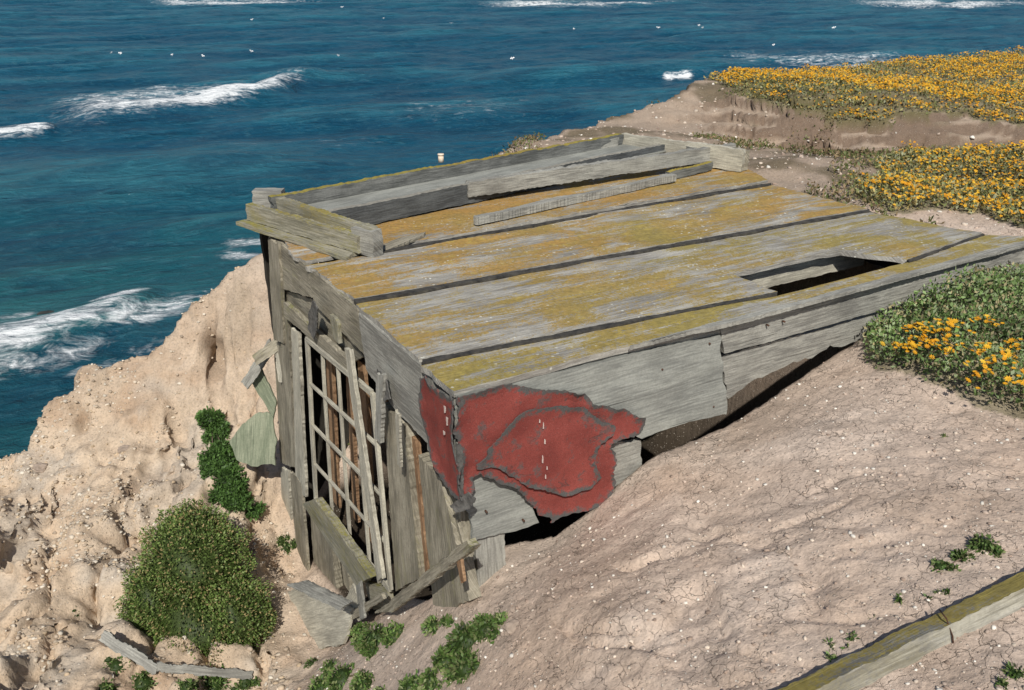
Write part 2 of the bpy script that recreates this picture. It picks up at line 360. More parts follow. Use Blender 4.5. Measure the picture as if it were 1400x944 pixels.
D+=leftm*.014*fbm(X*26,Y*26,Z*26,4,45,.7)
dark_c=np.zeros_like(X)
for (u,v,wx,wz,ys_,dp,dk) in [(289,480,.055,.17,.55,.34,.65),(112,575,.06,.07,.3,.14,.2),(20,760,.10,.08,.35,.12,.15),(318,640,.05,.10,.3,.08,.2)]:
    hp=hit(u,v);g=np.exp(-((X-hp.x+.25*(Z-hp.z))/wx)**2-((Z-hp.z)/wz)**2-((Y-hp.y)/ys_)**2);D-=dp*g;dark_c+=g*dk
D+=(1-leftm)*(.003*fbm(X*30,Y*30,Z*30,3,47))
D+=ss(5,7,Y)*(.05*fbm(X*2.2,Y*2.2,Z*4,4,49,.6))
D+=bank*steep*.20*fbm(X*3,Y*3,Z*8,5,51,.65)
VX=X+NX*D;VY=Y+NY*D;VZ=Z+NZ*D
TV=np.stack([VX.ravel(),VY.ravel(),VZ.ravel()],1);TN=np.stack([NX.ravel(),NY.ravel(),NZ.ravel()],1)
ny,nx=X.shape;idx=np.arange(ny*nx).reshape(ny,nx)
TF=np.stack([idx[:-1,:-1],idx[:-1,1:],idx[1:,1:],idx[1:,:-1]],-1).reshape(-1,4)
PU,PV=proj(TV[:,0],TV[:,1],TV[:,2])
def lerp3(a,b,t): return a*(1-t[:,None])+np.array(b)*t[:,None]
xr,yr,zr=TV.T;lm=leftm.ravel()
col=np.tile(np.array([.58,.465,.38]),(len(TV),1))
col=lerp3(col,(.49,.38,.30),ss(-.1,.45,fbm(xr*1.3,yr*1.3,0,4,61)))
col=lerp3(col,(.64,.53,.445),ss(.05,.4,fbm(xr*2.3,yr*2.3,0,4,62))*.7)
col=lerp3(col,(.55,.44,.325),lm*.9)
col=lerp3(col,(.40,.28,.19),lm*ss(.0,.4,fbm(xr*3,yr*3,zr*6,4,63))*.75)
col=lerp3(col,(.48,.42,.35),lm*ss(.0,.35,fbm(xr*2,yr*2,zr*4,3,64))*.8)
col=lerp3(col,(.20,.14,.095),np.clip(dark_c.ravel(),0,1))  # hollows darkened in colour, painted shade the frontal sun does not cast
fary=ss(5.2,6.5,yr)*(1-lm)
col=lerp3(col,(.33,.26,.20),fary*.85)
col=lerp3(col,(.18,.145,.10),fary*ss(0,.35,fbm(xr*2.2,yr*2.2,0,4,65)))
col=lerp3(col,(.19,.14,.105),bank.ravel()*steep.ravel())  # brown bank soil, darkened further in place of missing shadows
carp1=[(972,112),(1060,98),(1200,80),(1400,60),(1560,50),(1560,186),(1390,172),(1300,160),(1200,166),(1130,162),(1060,146),(1010,130)]
carp2=[(1155,265),(1200,228),(1260,212),(1330,206),(1400,208),(1560,206),(1560,330),(1400,312),(1340,296),(1280,290),(1220,292)]
clump=[(1180,440),(1210,408),(1300,385),(1400,380),(1560,380),(1560,600),(1400,578),(1340,562),(1295,530),(1240,506),(1185,498)]
vis=(yr>1.2)
J=12*fbm(xr*2.5,yr*2.5,0,3,71);J2=14*fbm(xr*9,yr*9,0,3,72)
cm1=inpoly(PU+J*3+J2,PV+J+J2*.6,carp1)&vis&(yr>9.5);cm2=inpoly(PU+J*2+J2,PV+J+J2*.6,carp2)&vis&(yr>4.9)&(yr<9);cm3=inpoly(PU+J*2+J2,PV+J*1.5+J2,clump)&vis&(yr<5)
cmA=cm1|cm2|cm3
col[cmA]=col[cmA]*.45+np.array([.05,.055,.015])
under=carve.ravel();col=lerp3(col,(.05,.04,.03),under)  # soil inside the footprint painted near black as the cavity's shade
def groundmat():
    m,nt,b=newmat('eroded_sandy_soil');N=NB(nt);tc=N.n('ShaderNodeTexCoord').outputs['Object']
    a=N.n('ShaderNodeVertexColor',layer_name='Col').outputs['Color'];al=N.n('ShaderNodeVertexColor',layer_name='Col').outputs['Alpha']
    n1=N.noise(tc,7,8,.7);n2=N.noise(tc,60,6,.7);n3=N.noise(tc,1.7,5,.6)
    c=N.mix(1.0,a,N.ramp(n1,[(.3,.80),(.5,1.0),(.7,1.1)]),'MULTIPLY')
    c=N.mix(1.0,c,N.ramp(n2,[(.3,.68),(.5,1.0),(.72,1.14)]),'MULTIPLY')
    c=N.mix(N.ramp(n3,[(.5,0.0),(.7,.5)]),c,N.mix(1.0,c,(.96,.89,.82),'MULTIPLY'))
    wv=N.n('ShaderNodeVectorMath',operation='ADD');N.l(tc,wv.inputs[0])
    nn=N.n('ShaderNodeTexNoise');nn.inputs['Scale'].default_value=9;nn.inputs['Detail'].default_value=6;N.l(tc,nn.inputs['Vector'])
    sc=N.n('ShaderNodeVectorMath',operation='SCALE');sc.inputs['Scale'].default_value=.16;N.l(nn.outputs['Color'],sc.inputs[0]);N.l(sc.outputs[0],wv.inputs[1])
    vo=N.n('ShaderNodeTexVoronoi',feature='DISTANCE_TO_EDGE');vo.inputs['Scale'].default_value=16;N.l(wv.outputs[0],vo.inputs['Vector'])
    cr=N.ramp(vo.outputs['Distance'],[(.006,1.0),(.022,0.0)])
    cr=N.math('MULTIPLY',N.math('MULTIPLY',cr,N.ramp(N.noise(tc,5,5,.65),[(.44,0.0),(.58,1.0)])),al)
    c=N.mix(N.math('MULTIPLY',cr,.6),c,N.mix(1.0,c,.30,'MULTIPLY'))
    v2=N.n('ShaderNodeTexVoronoi');v2.inputs['Scale'].default_value=75;N.l(tc,v2.inputs['Vector'])
    sp=N.ramp(v2.outputs['Distance'],[(.24,1.0),(.34,0.0)])
    rnd=N.n('ShaderNodeSeparateColor');N.l(v2.outputs['Color'],rnd.inputs[0])
    sel=N.ramp(rnd.outputs[0],[(.76,0.0),(.78,1.0)])
    pk=N.math('MULTIPLY',sp,sel)
    c=N.mix(N.math('MULTIPLY',pk,.6),c,N.mix(rnd.outputs[1],(.70,.63,.54),(.24,.18,.145)))
    N.l(c,b.inputs['Base Color']);b.inputs['Roughness'].default_value=.95;b.inputs['Specular IOR Level'].default_value=.1
    h=N.math('ADD',N.math('MULTIPLY',n2,.6),N.math('MULTIPLY',n1,1.1));h=N.math('ADD',h,N.math('MULTIPLY',pk,.5));h=N.math('SUBTRACT',h,N.math('MULTIPLY',cr,.5))
    N.l(N.bump(h,.8,.014),b.inputs['Normal']);return m
alpha=((1-lm)*ss(6,5,yr)+.15)
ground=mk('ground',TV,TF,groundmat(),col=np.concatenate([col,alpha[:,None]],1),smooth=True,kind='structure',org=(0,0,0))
# ---------------------------------------------------------------- sea
SZ=-15.0
yy=np.concatenate([np.geomspace(7,420,620),np.geomspace(430,6000,40)])
sv=np.concatenate([-np.geomspace(.85,6,25)[::-1],np.linspace(-.83,.83,620),np.geomspace(.85,6,25)])
SXg,SYg=np.meshgrid(sv,yy);SXg=SXg*SYg
U,V=proj(SXg,SYg,np.full_like(SXg,SZ))
foam=np.zeros_like(U);ridge=np.zeros_like(U)
wig=3*fbm(SXg*.12,SYg*.12,0,3,81)
def stroke(pts,w0,w1,st,rid=0,asym=1.0):
    global foam,ridge
    for i in range(len(pts)-1):
        (x1,y1),(x2,y2)=pts[i],pts[i+1]
        t=(U-x1)/(x2-x1);inn=(t>-.0)&(t<=1.0)
        k=(i+np.clip(t,0,1))/(len(pts)-1);w=w0+(w1-w0)*k
        dv=V-(y1+(y2-y1)*t)+wig*w*.25
        g=np.where(dv<0,np.exp(-(dv/(w*asym))**2),np.exp(-(dv/w)**2))*np.clip(k*4,0,1)*np.clip((1-k)*4,0,1)
        foam=np.where(inn,np.maximum(foam,g*st),foam)
        if rid: ridge=np.where(inn,np.maximum(ridge,np.exp(-(dv/(w*1.4))**2)*rid*np.clip(k*6,0,1)*np.clip((1-k)*6,0,1)),ridge)
stroke([(50,164),(170,154),(270,144),(350,131),(450,103)],9,6,1.15,1.0,1.5)
stroke([(20,166),(130,148),(200,138),(280,126),(400,108)],22,10,.68)
stroke([(-50,192),(20,184),(90,174)],6,4,1.05,.5)
stroke([(180,4),(300,6),(470,0)],5,3,.85)
stroke([(620,4),(800,6),(970,1)],5,3,.88)
stroke([(1130,4),(1290,6),(1460,3)],5,3,.85)
stroke([(950,77),(1110,80),(1290,84)],15,12,.60)
stroke([(900,100),(955,98)],3,3,1.0)
stroke([(910,104),(1100,97),(1260,90)],9,8,.58)
stroke([(500,155),(620,150),(760,150)],14,14,.36)
stroke([(250,212),(420,190),(600,185)],14,10,.30)
stroke([(-90,503),(0,484),(70,462),(130,438),(230,406)],26,13,1.0,.4)
stroke([(20,464),(150,442),(240,425),(330,402)],20,15,.76)
stroke([(115,424),(165,412),(215,398)],9,7,.95)
stroke([(-90,472),(0,446),(85,428)],11,10,.58)
stroke([(280,352),(345,352),(410,356)],9,8,.78)
stroke([(285,334),(345,332),(410,330)],7,7,.68)
stroke([(-90,532),(60,494),(180,462)],16,16,.64)
stroke([(60,522),(160,490),(310,438)],13,13,.48)
a=.42
c1=SXg*math.sin(a)*-1+SYg*math.cos(a);c2=SXg*math.cos(a)+SYg*math.sin(a)
swn=fbm(c1*.09,c2*.03,0,3,83)
swell=.95*swn+.20*fbm(c1*.4,c2*.2,0,3,85)
amp=np.clip(SYg/60,.5,1.8)
SH=SZ+swell*amp+ridge*1.5
deep=ss(28,85,SYg)
dcol=np.stack([foam,deep,swn*.9+.5],-1).reshape(-1,3)
ny2,nx2=SXg.shape;id2=np.arange(ny2*nx2).reshape(ny2,nx2)
SF=np.stack([id2[:-1,:-1],id2[:-1,1:],id2[1:,1:],id2[1:,:-1]],-1).reshape(-1,4)
def seamat():
    m,nt,b=newmat('ocean_water');N=NB(nt);tc=N.n('ShaderNodeTexCoord').outputs['Object']
    s=N.n('ShaderNodeSeparateColor');N.l(N.n('ShaderNodeVertexColor',layer_name='Col').outputs['Color'],s.inputs[0])
    fo,dp,va=s.outputs
    mp=N.mapp(tc,(1,1,1),(0,0,0),(0,0,-.42))
    w0=N.noise(N.mapp(mp,(.05,.14,1)),1.0,4,.5,.6)
    w1=N.noise(N.mapp(mp,(.22,.42,1)),1.0,5,.55,.6);w2=N.noise(N.mapp(mp,(.9,1.5,1)),1.0,6,.65,.6)
    c=N.mix(dp,(.012,.098,.112),(.008,.082,.140))
    c=N.mix(N.ramp(va,[(.38,0.0),(.68,1.0)]),c,N.mix(dp,(.028,.145,.155),(.024,.132,.19)))
    c=N.mix(N.ramp(w0,[(.36,.6),(.58,0.0)]),c,(.004,.042,.090))  # this and the next mix paint swell shading as darker troughs
    c=N.mix(N.ramp(w1,[(.34,.5),(.56,0.0)]),c,(.004,.042,.082))
    c=N.mix(N.ramp(w2,[(.50,0.0),(.74,.38)]),c,(.07,.21,.26))
    fn=N.noise(N.mapp(mp,(.65,.9,1)),1.1,12,.74,.8)
    fs=N.noise(N.mapp(mp,(.35,1.0,1),(3,1,0)),1.0,8,.7,.8)
    nn=N.math('ADD',N.math('MULTIPLY',N.math('SUBTRACT',fn,.5),2.7),N.math('MULTIPLY',N.math('SUBTRACT',fs,.5),1.2))
    fk=N.math('ADD',fo,nn)
    fm=N.ramp(fk,[(.38,0.0),(.68,.30),(1.08,.95)])
    fm=N.math('MULTIPLY',fm,N.ramp(fo,[(.06,0.0),(.55,1.0)]))
    fl=N.ramp(N.noise(N.mapp(mp,(.45,.9,1),(7,3,0)),1.0,9,.7),[(.70,0.0),(.74,.6)])
    fm=N.math('MAXIMUM',fm,fl)
    N.l(N.mix(fm,c,(.82,.85,.87)),b.inputs['Base Color'])
    N.l(N.mix(fm,.33,.9),b.inputs['Roughness']);b.inputs['IOR'].default_value=1.33;b.inputs['Specular IOR Level'].default_value=.2
    h=N.math('ADD',N.math('MULTIPLY',w1,1.2),N.math('MULTIPLY',w2,.45));h=N.math('ADD',h,N.math('MULTIPLY',fn,.25));h=N.math('ADD',h,N.math('MULTIPLY',w0,2.4))
    N.l(N.bump(h,.8,1.0),b.inputs['Normal']);return m
mk('water',np.stack([SXg.ravel(),SYg.ravel(),SH.ravel()],1),SF,seamat(),col=dcol,smooth=True,kind='structure',org=(0,0,SZ))
# ---------------------------------------------------------------- shack
S=thing('shack',(A.x,A.y,zt(A.x,A.y)),'ruined weathered wooden shack with a lichen covered plank roof dug into the sandy cliff','shack')
UP=Vector((0,0,1))
def Q(m,pts,o=0): return [m(u,v,o) for u,v in pts]
def RZ(pts,z=0): return [PZ(u,v,z) for u,v in pts]
sheet('roof_board',RZ([(419,362),(505,347.5),(1056,253),(1186,286),(485,409)]),UP,.024,M['roofA'],S,uax=fd,sp=.05,jag=.005,warp=.006)
sheet('roof_board',RZ([(487,416),(1190,291),(1342,318),(1240,355),(1150,343),(1000,375),(1062,399.5),(573,491)],.008),UP,.026,M['roofB'],S,uax=fd,sp=.05,jag=.004,warp=.005,rag=.4,endj=.3)
sheet('roof_board',RZ([(576,499),(1062,404.5),(1242,359),(1347,321),(1500,327),(1500,309),(1400,334),(621,535)],.010),UP,.028,M['roofC'],S,uax=fd,sp=.05,jag=.004,warp=.004,rag=.5)
sheet('roof_board',RZ([(398,350),(418,357),(508,340.5),(1051,246.5),(1015,229),(845,192),(372,284)],-.010),UP,.022,M['roofD'],S,uax=fd,sp=.06,jag=.005,warp=.004)
for pts,z in (([(505,344.8),(1054,249.8),(1055,251.8),(505,347.8)],.007),([(485,409.5),(1188,286.3),(1190,289.0),(487,413.8)],.015),([(574,492),(820,445),(1062,399),(1063,402),(822,449),(576,496.5)],.018),([(1241,355.5),(1344,319),(1346,321),(1243,358)],.018)):
    sheet('dark_seam',RZ(pts,z),UP,.02,M['darkseam'],S,uax=fd,sp=.03,jag=.004,warp=.001)  # dark tar-like strip over each board gap, standing in for its shade
sheet('edge_strip',RZ([(860,472.5),(1500,303),(1500,308),(1000,441)],.024),UP,.02,M['grey'],S,uax=fd,sp=.03,jag=.004)
sheet('dark_undersheet',RZ([(425,363),(1050,253),(1180,288),(1230,300),(1120,330),(985,355),(960,400),(1040,430),(625,530)],-.045),UP,.01,M['dark'],S,sp=.15)  # dark sheet added below the boards so the gaps look shaded
sheet('eave_board',RZ([(322,303),(352,296),(506,338),(472,352)],.016),UP,.022,M['moss'],S,sp=.05)
def vboard(name,u1,v1,u2,v2,zt_,zb,th,mat,parent,**kw):
    a=PZ(u1,v1,zt_);b=PZ(u2,v2,zt_);dd=(b-a);nn=Vector((dd.y,-dd.x,0)).normalized()
    if nn.dot(a)>0: nn=-nn
    dz=Vector((0,0,zb-zt_));return sheet(name,[a,b,b+dz,a+dz],nn,th,mat,parent,uax=dd,**kw)
vboard('rafter',985,378.5,1185,334.5,-.022,-.15,.04,M['pale'],S)
for t in (.5,3.0):
    p=A+fd*t;e=p+ld*2.2;p=p+ld*.06
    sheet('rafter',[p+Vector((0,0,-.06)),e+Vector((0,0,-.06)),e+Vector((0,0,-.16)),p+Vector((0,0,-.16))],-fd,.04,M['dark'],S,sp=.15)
# skylight frame at back of roof: a trough between raised rails
curb=vboard('skylight_frame',372,270,852,184,.17,.0,.05,M['rail'],S,sp=.05,jag=.006,warp=.006)
sheet('trough_floor',RZ([(376,280),(446,300),(700,249),(925,203),(850,192)],.085),UP,.012,M['ply'],curb,sp=.06)
vboard('rail',438,293,928,194,.13,0,.045,M['railtrough'],curb,sp=.04,jag=.004)
vboard('rail',640,249,1006,198,.15,.045,.055,M['grey'],curb,sp=.04,jag=.006)
vboard('rail',380,268,846,188,.155,.085,.03,M['grey'],curb,sp=.04,jag=.005)
vboard('end_rail',376,271,506,313,.16,.07,.05,M['moss'],curb,jag=.005)
vboard('end_rail',334,279,488,323,.12,.02,.05,M['moss'],curb,jag=.006)
vboard('end_rail',849,183,1016,205,.17,.0,.045,M['pale'],curb,jag=.006)
vboard('block',344,262,384,262,.17,.06,.09,M['grey'],curb,jag=.003)
vboard('block',480,312,508,318,.15,.005,.08,M['grey'],curb,jag=.004)
vboard('block',1000,203,1018,207,.15,-.0,.06,M['side'],curb,jag=.004)
vboard('cross_piece',925,196,958,206,.14,.0,.03,M['grey'],curb,jag=.003)
vboard('batten',915,236,975,222,.06,.0,.04,M['rail'],curb,jag=.004)
sheet('batten',RZ([(508,342),(545,326),(582,317),(580,321),(530,341)],.01),UP,.02,M['side'],curb,jag=.004)
# front wall
sheet('fascia_board',Q(W,[(985,449),(1500,313),(1500,344),(990,484)],.0),FN,.035,M['grey'],S,jag=.004,sp=.05)
sheet('lower_wall_board',Q(W,[(988,487),(1250,416),(1250,448),(1180,462),(1150,474),(1135,472),(1110,490),(1085,494),(1060,508),(1030,520),(1015,532),(995,545)],-.03),FN,.03,M['grey'],S,uax=fd,jag=.008)
pl=sheet('wall_panel',Q(W,[(622,540),(985,459),(988,478),(994,566),(960,572),(905,590),(878,600),(860,590),(760,600),(700,610),(640,645),(630,642)],.016),FN,.02,M['ply'],S,uax=fd,jag=.006,warp=.004)
sheet('fascia_board',Q(W,[(622,540),(985,447),(985,456),(622,550)],.0),FN,.03,M['grey'],S,uax=fd,jag=.003,sp=.04)
sheet('wall_board',Q(W,[(830,606),(876,602),(879,648),(860,660),(838,667)],-.012),FN,.02,M['grey'],S,uax=fd,jag=.006)
sheet('wall_board',Q(W,[(636,640),(700,650),(728,690),(738,714),(705,726),(646,740)],-.002),FN,.018,M['ply'],S,uax=fd,jag=.005)
sheet('post',Q(W,[(650,730),(689,724),(693,806),(656,816)],-.03),FN,.06,M['grey'],S,jag=.005)
sheet('post',Q(W,[(628,690),(643,690),(652,826),(640,832)],-.05),FN,.05,M['side'],S,jag=.004)
fl=sheet('roofing_felt',Q(W,[(621,543),(660,534),(700,527),(735,530),(770,536),(800,540),(812,551),(845,560),(862,560),(879,572),(876,588),(866,598),(850,599),(835,608),(840,635),(836,655),(840,672),(828,688),(790,702),(768,706),(752,716),(740,706),(716,686),(700,668),(678,660),(655,648),(645,655),(638,676),(631,668),(628,640),(622,600)],.034),FN,.006,M['felt'],S,uax=fd,sp=.022,jag=.013,rag=.4,warp=.006,curl=.022,label='faded outer layer of torn red mineral roofing felt')
sheet('felt_layer',Q(W,[(688,590),(705,572),(728,560),(765,553),(800,556),(822,574),(836,590),(822,612),(812,632),(818,655),(806,668),(770,676),(735,668),(705,655),(680,640),(652,640),(664,618)],.050),FN,.006,M['felt'],fl,uax=fd,sp=.02,jag=.013,rag=.4,warp=.004,curl=.012)
sheet('roofing_felt',Q(LW,[(575,515),(600,528),(621,545),(624,600),(630,645),(631,684),(616,666),(600,640),(588,612),(579,570)],.028),LN,.006,M['felt'],S,sp=.025,jag=.009,warp=.005,curl=.01,label='red felt scrap wrapping the left wall corner')
for (u,v,h_) in [(743,582,9),(745,604,7),(742,628,11),(748,640,5),(738,576,5),(746,652,6)]:
    sheet('paint_streak',Q(W,[(u-.4,v-h_/2),(u+.7,v-h_/2+1),(u+.8,v+h_/2),(u-.7,v+h_/2)],.060),FN,.002,M['paint'],fl,jag=.001,warp=0)
for (u,v,h_) in [(608,560,10),(611,576,12),(607,592,6)]:
    sheet('paint_streak',Q(LW,[(u-1.5,v-h_/2),(u+1.2,v-h_/2+2),(u+1,v+h_/2),(u-.8,v+h_/2)],.042),LN,.002,M['paint'],fl,jag=.002,warp=0)
sheet('tar_flap',Q(LW,[(617,690),(632,678),(639,690),(634,702),(622,704)],.045),LN+FN*.4,.005,M['tar'],S,sp=.015,jag=.005,curl=.008)
sheet('tar_flap',Q(W,[(624,606),(631,612),(634,650),(631,690),(627,676)],.046),FN,.005,M['tar'],S,sp=.015,jag=.005,curl=.006)
sheet('tar_flap',Q(LW,[(428,412),(440,420),(438,440),(430,464),(422,448)],.05),LN,.006,M['tar'],S,sp=.02,jag=.006,curl=.02)
sheet('tar_flap',Q(LW,[(518,505),(528,512),(536,545),(530,552),(520,530)],.04),LN,.006,M['tar'],S,sp=.02,jag=.006,curl=.02)
# left wall
L_=[('header_board',[(419,364),(490,424),(498,486),(430,416)],0,.025,'side'),
('header_board',[(490,428),(574,499),(584,606),(540,560),(500,505)],.006,.025,'grey'),
('header_board',[(575,501),(621,544),(630,692),(606,660),(585,614)],.0,.025,'grey'),
('header_board',[(368,322),(419,364),(430,408),(388,396),(374,392)],-.004,.03,'side'),
('header_board',[(388,398),(430,410),(498,488),(480,498),(392,420)],-.03,.02,'side'),
('rail',[(388,414),(478,496),(480,512),(388,432)],.03,.03,'side'),
('wall_board',[(366,326),(380,334),(388,470),(374,464)],.012,.02,'side'),
('wall_board',[(382,425),(393,434),(404,640),(390,636)],.0,.02,'side'),
('wall_board',[(398,448),(407,456),(418,680),(405,668)],.015,.02,'pale'),
('wall_board',[(374,466),(386,472),(396,640),(384,632)],-.02,.02,'side'),
('wall_board',[(383,640),(394,644),(400,772),(388,752)],.0,.02,'pale'),
('wall_board',[(397,645),(411,660),(422,792),(406,776)],.02,.02,'side'),
('post',[(424,700),(452,738),(466,872),(438,884)],-.04,.05,'side'),
('post',[(458,745),(474,765),(482,850),(468,858)],-.10,.04,'side'),
('stile',[(450,430),(460,440),(463,470),(455,462)],.02,.02,'moss'),
('post',[(524,552),(552,580),(574,790),(541,808)],.0,.06,'side'),
('wall_board',[(556,590),(566,600),(586,790),(578,800)],-.03,.03,'brown'),
('post',[(572,622),(602,652),(642,822),(594,842)],-.01,.06,'side'),
('wall_board',[(600,655),(614,668),(640,770),(626,760)],-.03,.03,'side'),
('batten',[(470,476),(477,480),(523,792),(516,796)],.07,.02,'pale'),
('batten',[(515,510),(523,514),(520,606),(512,600)],.06,.02,'grey'),
('batten',[(540,560),(545,566),(548,640),(543,636)],.07,.012,'pale'),
('batten',[(622,760),(628,758),(634,796),(630,798)],.13,.012,'brown'),
('sill',[(413,690),(430,683),(506,790),(487,802)],.10,.05,'moss'),
('sill',[(455,748),(470,742),(504,786),(490,796)],.04,.04,'dark'),
('brace',[(638,739),(646,750),(534,838),(512,838)],.14,.035,'side'),
('brace',[(498,795),(530,805),(534,838),(508,832)],.02,.03,'moss'),
('batten',[(470,822),(482,800),(500,842),(490,850)],.08,.02,'pale'),
('batten',[(487,800),(492,796),(498,846),(492,848)],.12,.015,'grey'),
('batten',[(455,850),(520,812),(524,820),(460,862)],.11,.018,'side')]
for nm,pts,o,th,mt in L_: sheet(nm,Q(LW,pts,o),LN,th,M[mt],S,jag=.005,sp=.035)
wq=[LW(418,464,.035),LW(507,538,.035),LW(532,806,.035),LW(430,684,.035)]
def WB(s,t): return wq[0]*(1-s)*(1-t)+wq[1]*s*(1-t)+wq[2]*s*t+wq[3]*(1-s)*t
def bar(name,s0,t0,s1,t1,w,par,mt,vertical,off=0):
    e=(WB(1,.5)-WB(0,.5)).normalized()*w/2 if vertical else (WB(.5,1)-WB(.5,0)).normalized()*w/2
    a,b=WB(s0,t0)+LN*off,WB(s1,t1)+LN*off
    return sheet(name,[a-e,b-e,b+e,a+e],LN,.018,M[mt],par,jag=.0012,sp=.04,warp=.0005,rag=.3)
win=bar('window',0,0,0,1,.036,S,'pale',True)
bar('stile',1,0,1,1,.030,win,'pale',True);bar('top_rail',.0,0,1,0,.030,win,'pale',False,.003);bar('bottom_rail',0,1,1,1,.04,win,'pale',False,.003)
for s in (.25,.5,.75): bar('muntin',s,0,s,1,.012,win,'pale',True,-.004)
for t in (.25,.5,.75): bar('muntin',0,t,1,t,.012,win,'pale',False,-.001)
for k,(s,w,dd_) in enumerate(((.12,.10,.09),(.34,.06,.12),(.60,.09,.10),(.86,.05,.12))):
    a=WB(s,-.02)-LN*dd_;b=WB(s,1.0)-LN*dd_;e=ld*w/2
    sheet('inner_slat',[a-e,b-e,b+e,a+e],LN,.02,M['brown'],win,sp=.05)
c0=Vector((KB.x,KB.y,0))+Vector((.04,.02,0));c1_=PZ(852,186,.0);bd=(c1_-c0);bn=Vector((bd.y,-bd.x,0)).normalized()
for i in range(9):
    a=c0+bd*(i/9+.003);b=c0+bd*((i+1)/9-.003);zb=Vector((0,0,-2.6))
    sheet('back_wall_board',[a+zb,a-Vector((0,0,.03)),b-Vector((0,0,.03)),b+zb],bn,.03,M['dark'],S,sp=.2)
for (u,v) in [(1072,440),(1050,445),(1352,368),(1380,362),(905,505),(970,470),(975,556),(665,700),(716,712)]:
    p=W(u,v,.016);tube('nail',[p-FN*.01,p+FN*.006],.0045,M['rust'],S,k=7)
for nm,pts,yv,mt in [('broken_board',[(330,522),(340,532),(374,482),(366,464)],5.22,'grey'),('broken_board',[(338,512),(382,566),(384,545),(350,492)],5.3,'green'),('broken_board',[(346,486),(352,500),(386,476),(378,462)],5.12,'side'),('broken_board',[(385,480),(372,470),(384,520),(392,520)],5.1,'pale')]:
    sheet(nm,[PY(u,v,yv) for u,v in pts],Vector((-.2,-1,.2)),.02,M[mt],S,jag=.005)
# ---------------------------------------------------------------- loose things
a=PZ(650,296,.05);b=PZ(922,238,.05);e=Vector(((b-a).y,-(b-a).x,0)).normalized()*.026
lb=sheet('loose_batten',[a-e,b-e,b+e,a+e],UP,.050,M['grey'],None,jag=.006,warp=.004,sp=.03,label='loose grey wooden batten lying along the roof in front of the raised frame',cat='batten')
p=PZ(603,222,.175);ca=thing('cap',p,'small cream round cap standing on the back rail of the roof frame','cap')
tube('cup',[p,p+UP*.05],[.020,.020],M['cream'],ca,k=14);tube('rim',[p+UP*.05,p+UP*.06],[.024,.022],M['cream'],ca,k=14)
sheet('plywood_scrap',[PY(u,v,5.25) for u,v in [(313,604),(326,584),(345,567),(372,568),(380,600),(384,632),(350,632),(328,626)]],Vector((-.15,-1,.35)),.015,M['green'],None,jag=.008,label='greenish plywood scrap leaning against the dirt left of the shack',cat='plywood')
sheet('loose_plank',Q(LW,[(374,814),(392,806),(436,838),(440,886),(404,892),(392,850)],.30),LN+UP*.3,.02,M['pale'],None,jag=.008,label='pale splintered board leaning at the foot of the shack wall beside the round bush',cat='plank')
sheet('loose_plank',Q(LW,[(392,800),(404,796),(446,828),(440,838)],.34),LN+UP*.3,.02,M['grey'],None,jag=.005,label='thin grey stick lying above the pale splintered board at the wall foot',cat='plank')
# timber at bottom right, lying on edge
p0=hit(1100,944,.06);p1=hit(1400,797,.06);dv=(p1-p0).normalized()
h0=p0-dv*.35;h1=p1+dv*.8
nf=Vector((dv.y,-dv.x,0)).normalized()
if nf.y>0: nf=-nf
nf=(nf+UP*.45).normalized();nf=(nf-dv*nf.dot(dv)).normalized();tn=dv.cross(nf).normalized()
if tn.z<0: tn=-tn
off=nf*.02
sheet('timber',[h0+off,h1+off,h1+off-tn*.115,h0+off-tn*.115],nf,.07,M['timber'],None,jag=.004,sp=.025,label='thick grey timber with yellow lichen along its upper edge lying at the lower right',cat='timber')
def onb(t,s,o=.008): return h0+off+(h1-h0)*t-tn*s+nf*o
q=[onb(.44,-.012,-.06),onb(.43,-.012,-.01),onb(.425,.03),onb(.42,.07),onb(.435,.11)]
tube('rusty_wire',q,.0022,M['rust'],None,label='thin rusty wire hooked over the lichened timber',cat='wire')
q=[onb(.42,.13,.02),onb(.52,.15,.04),onb(.66,.14,.04),onb(.78,.17,.05)]
tube('fallen_twig',q,[.006,.005,.004,.002],M['twig'],None,label='dark dry twig lying under the lichened timber in the corner',cat='twig')
# driftwood bottom left
q=[hit(u,v,.05) for u,v in [(135,872),(170,893),(215,917),(250,918),(345,924)]]
for i,(a,b,w,lb_) in enumerate([(q[0],q[2],.045,'grey weathered driftwood board sloping down at the lower left'),(q[2]+UP*.01,q[4],.035,'narrow grey driftwood board lying under the round bush')]):
    dd=(b-a).normalized();nn=Vector((0,-.7,.7));nn=(nn-dd*nn.dot(dd)).normalized();e=dd.cross(nn)*w
    sheet('driftwood',[a-e,b-e*.7,b+e*.7,a+e*.4],nn,.025,M['grey'],None,jag=.008,sp=.03,label=lb_,cat='driftwood')
q=[hit(*c)+UP*.03 for c in [(118,880),(135,882),(152,893),(160,905)]]
tube('fallen_twig',q,[.004,.007,.006,.003],M['twig'],None,label='curled dry twig beside the sloping driftwood board',cat='twig')
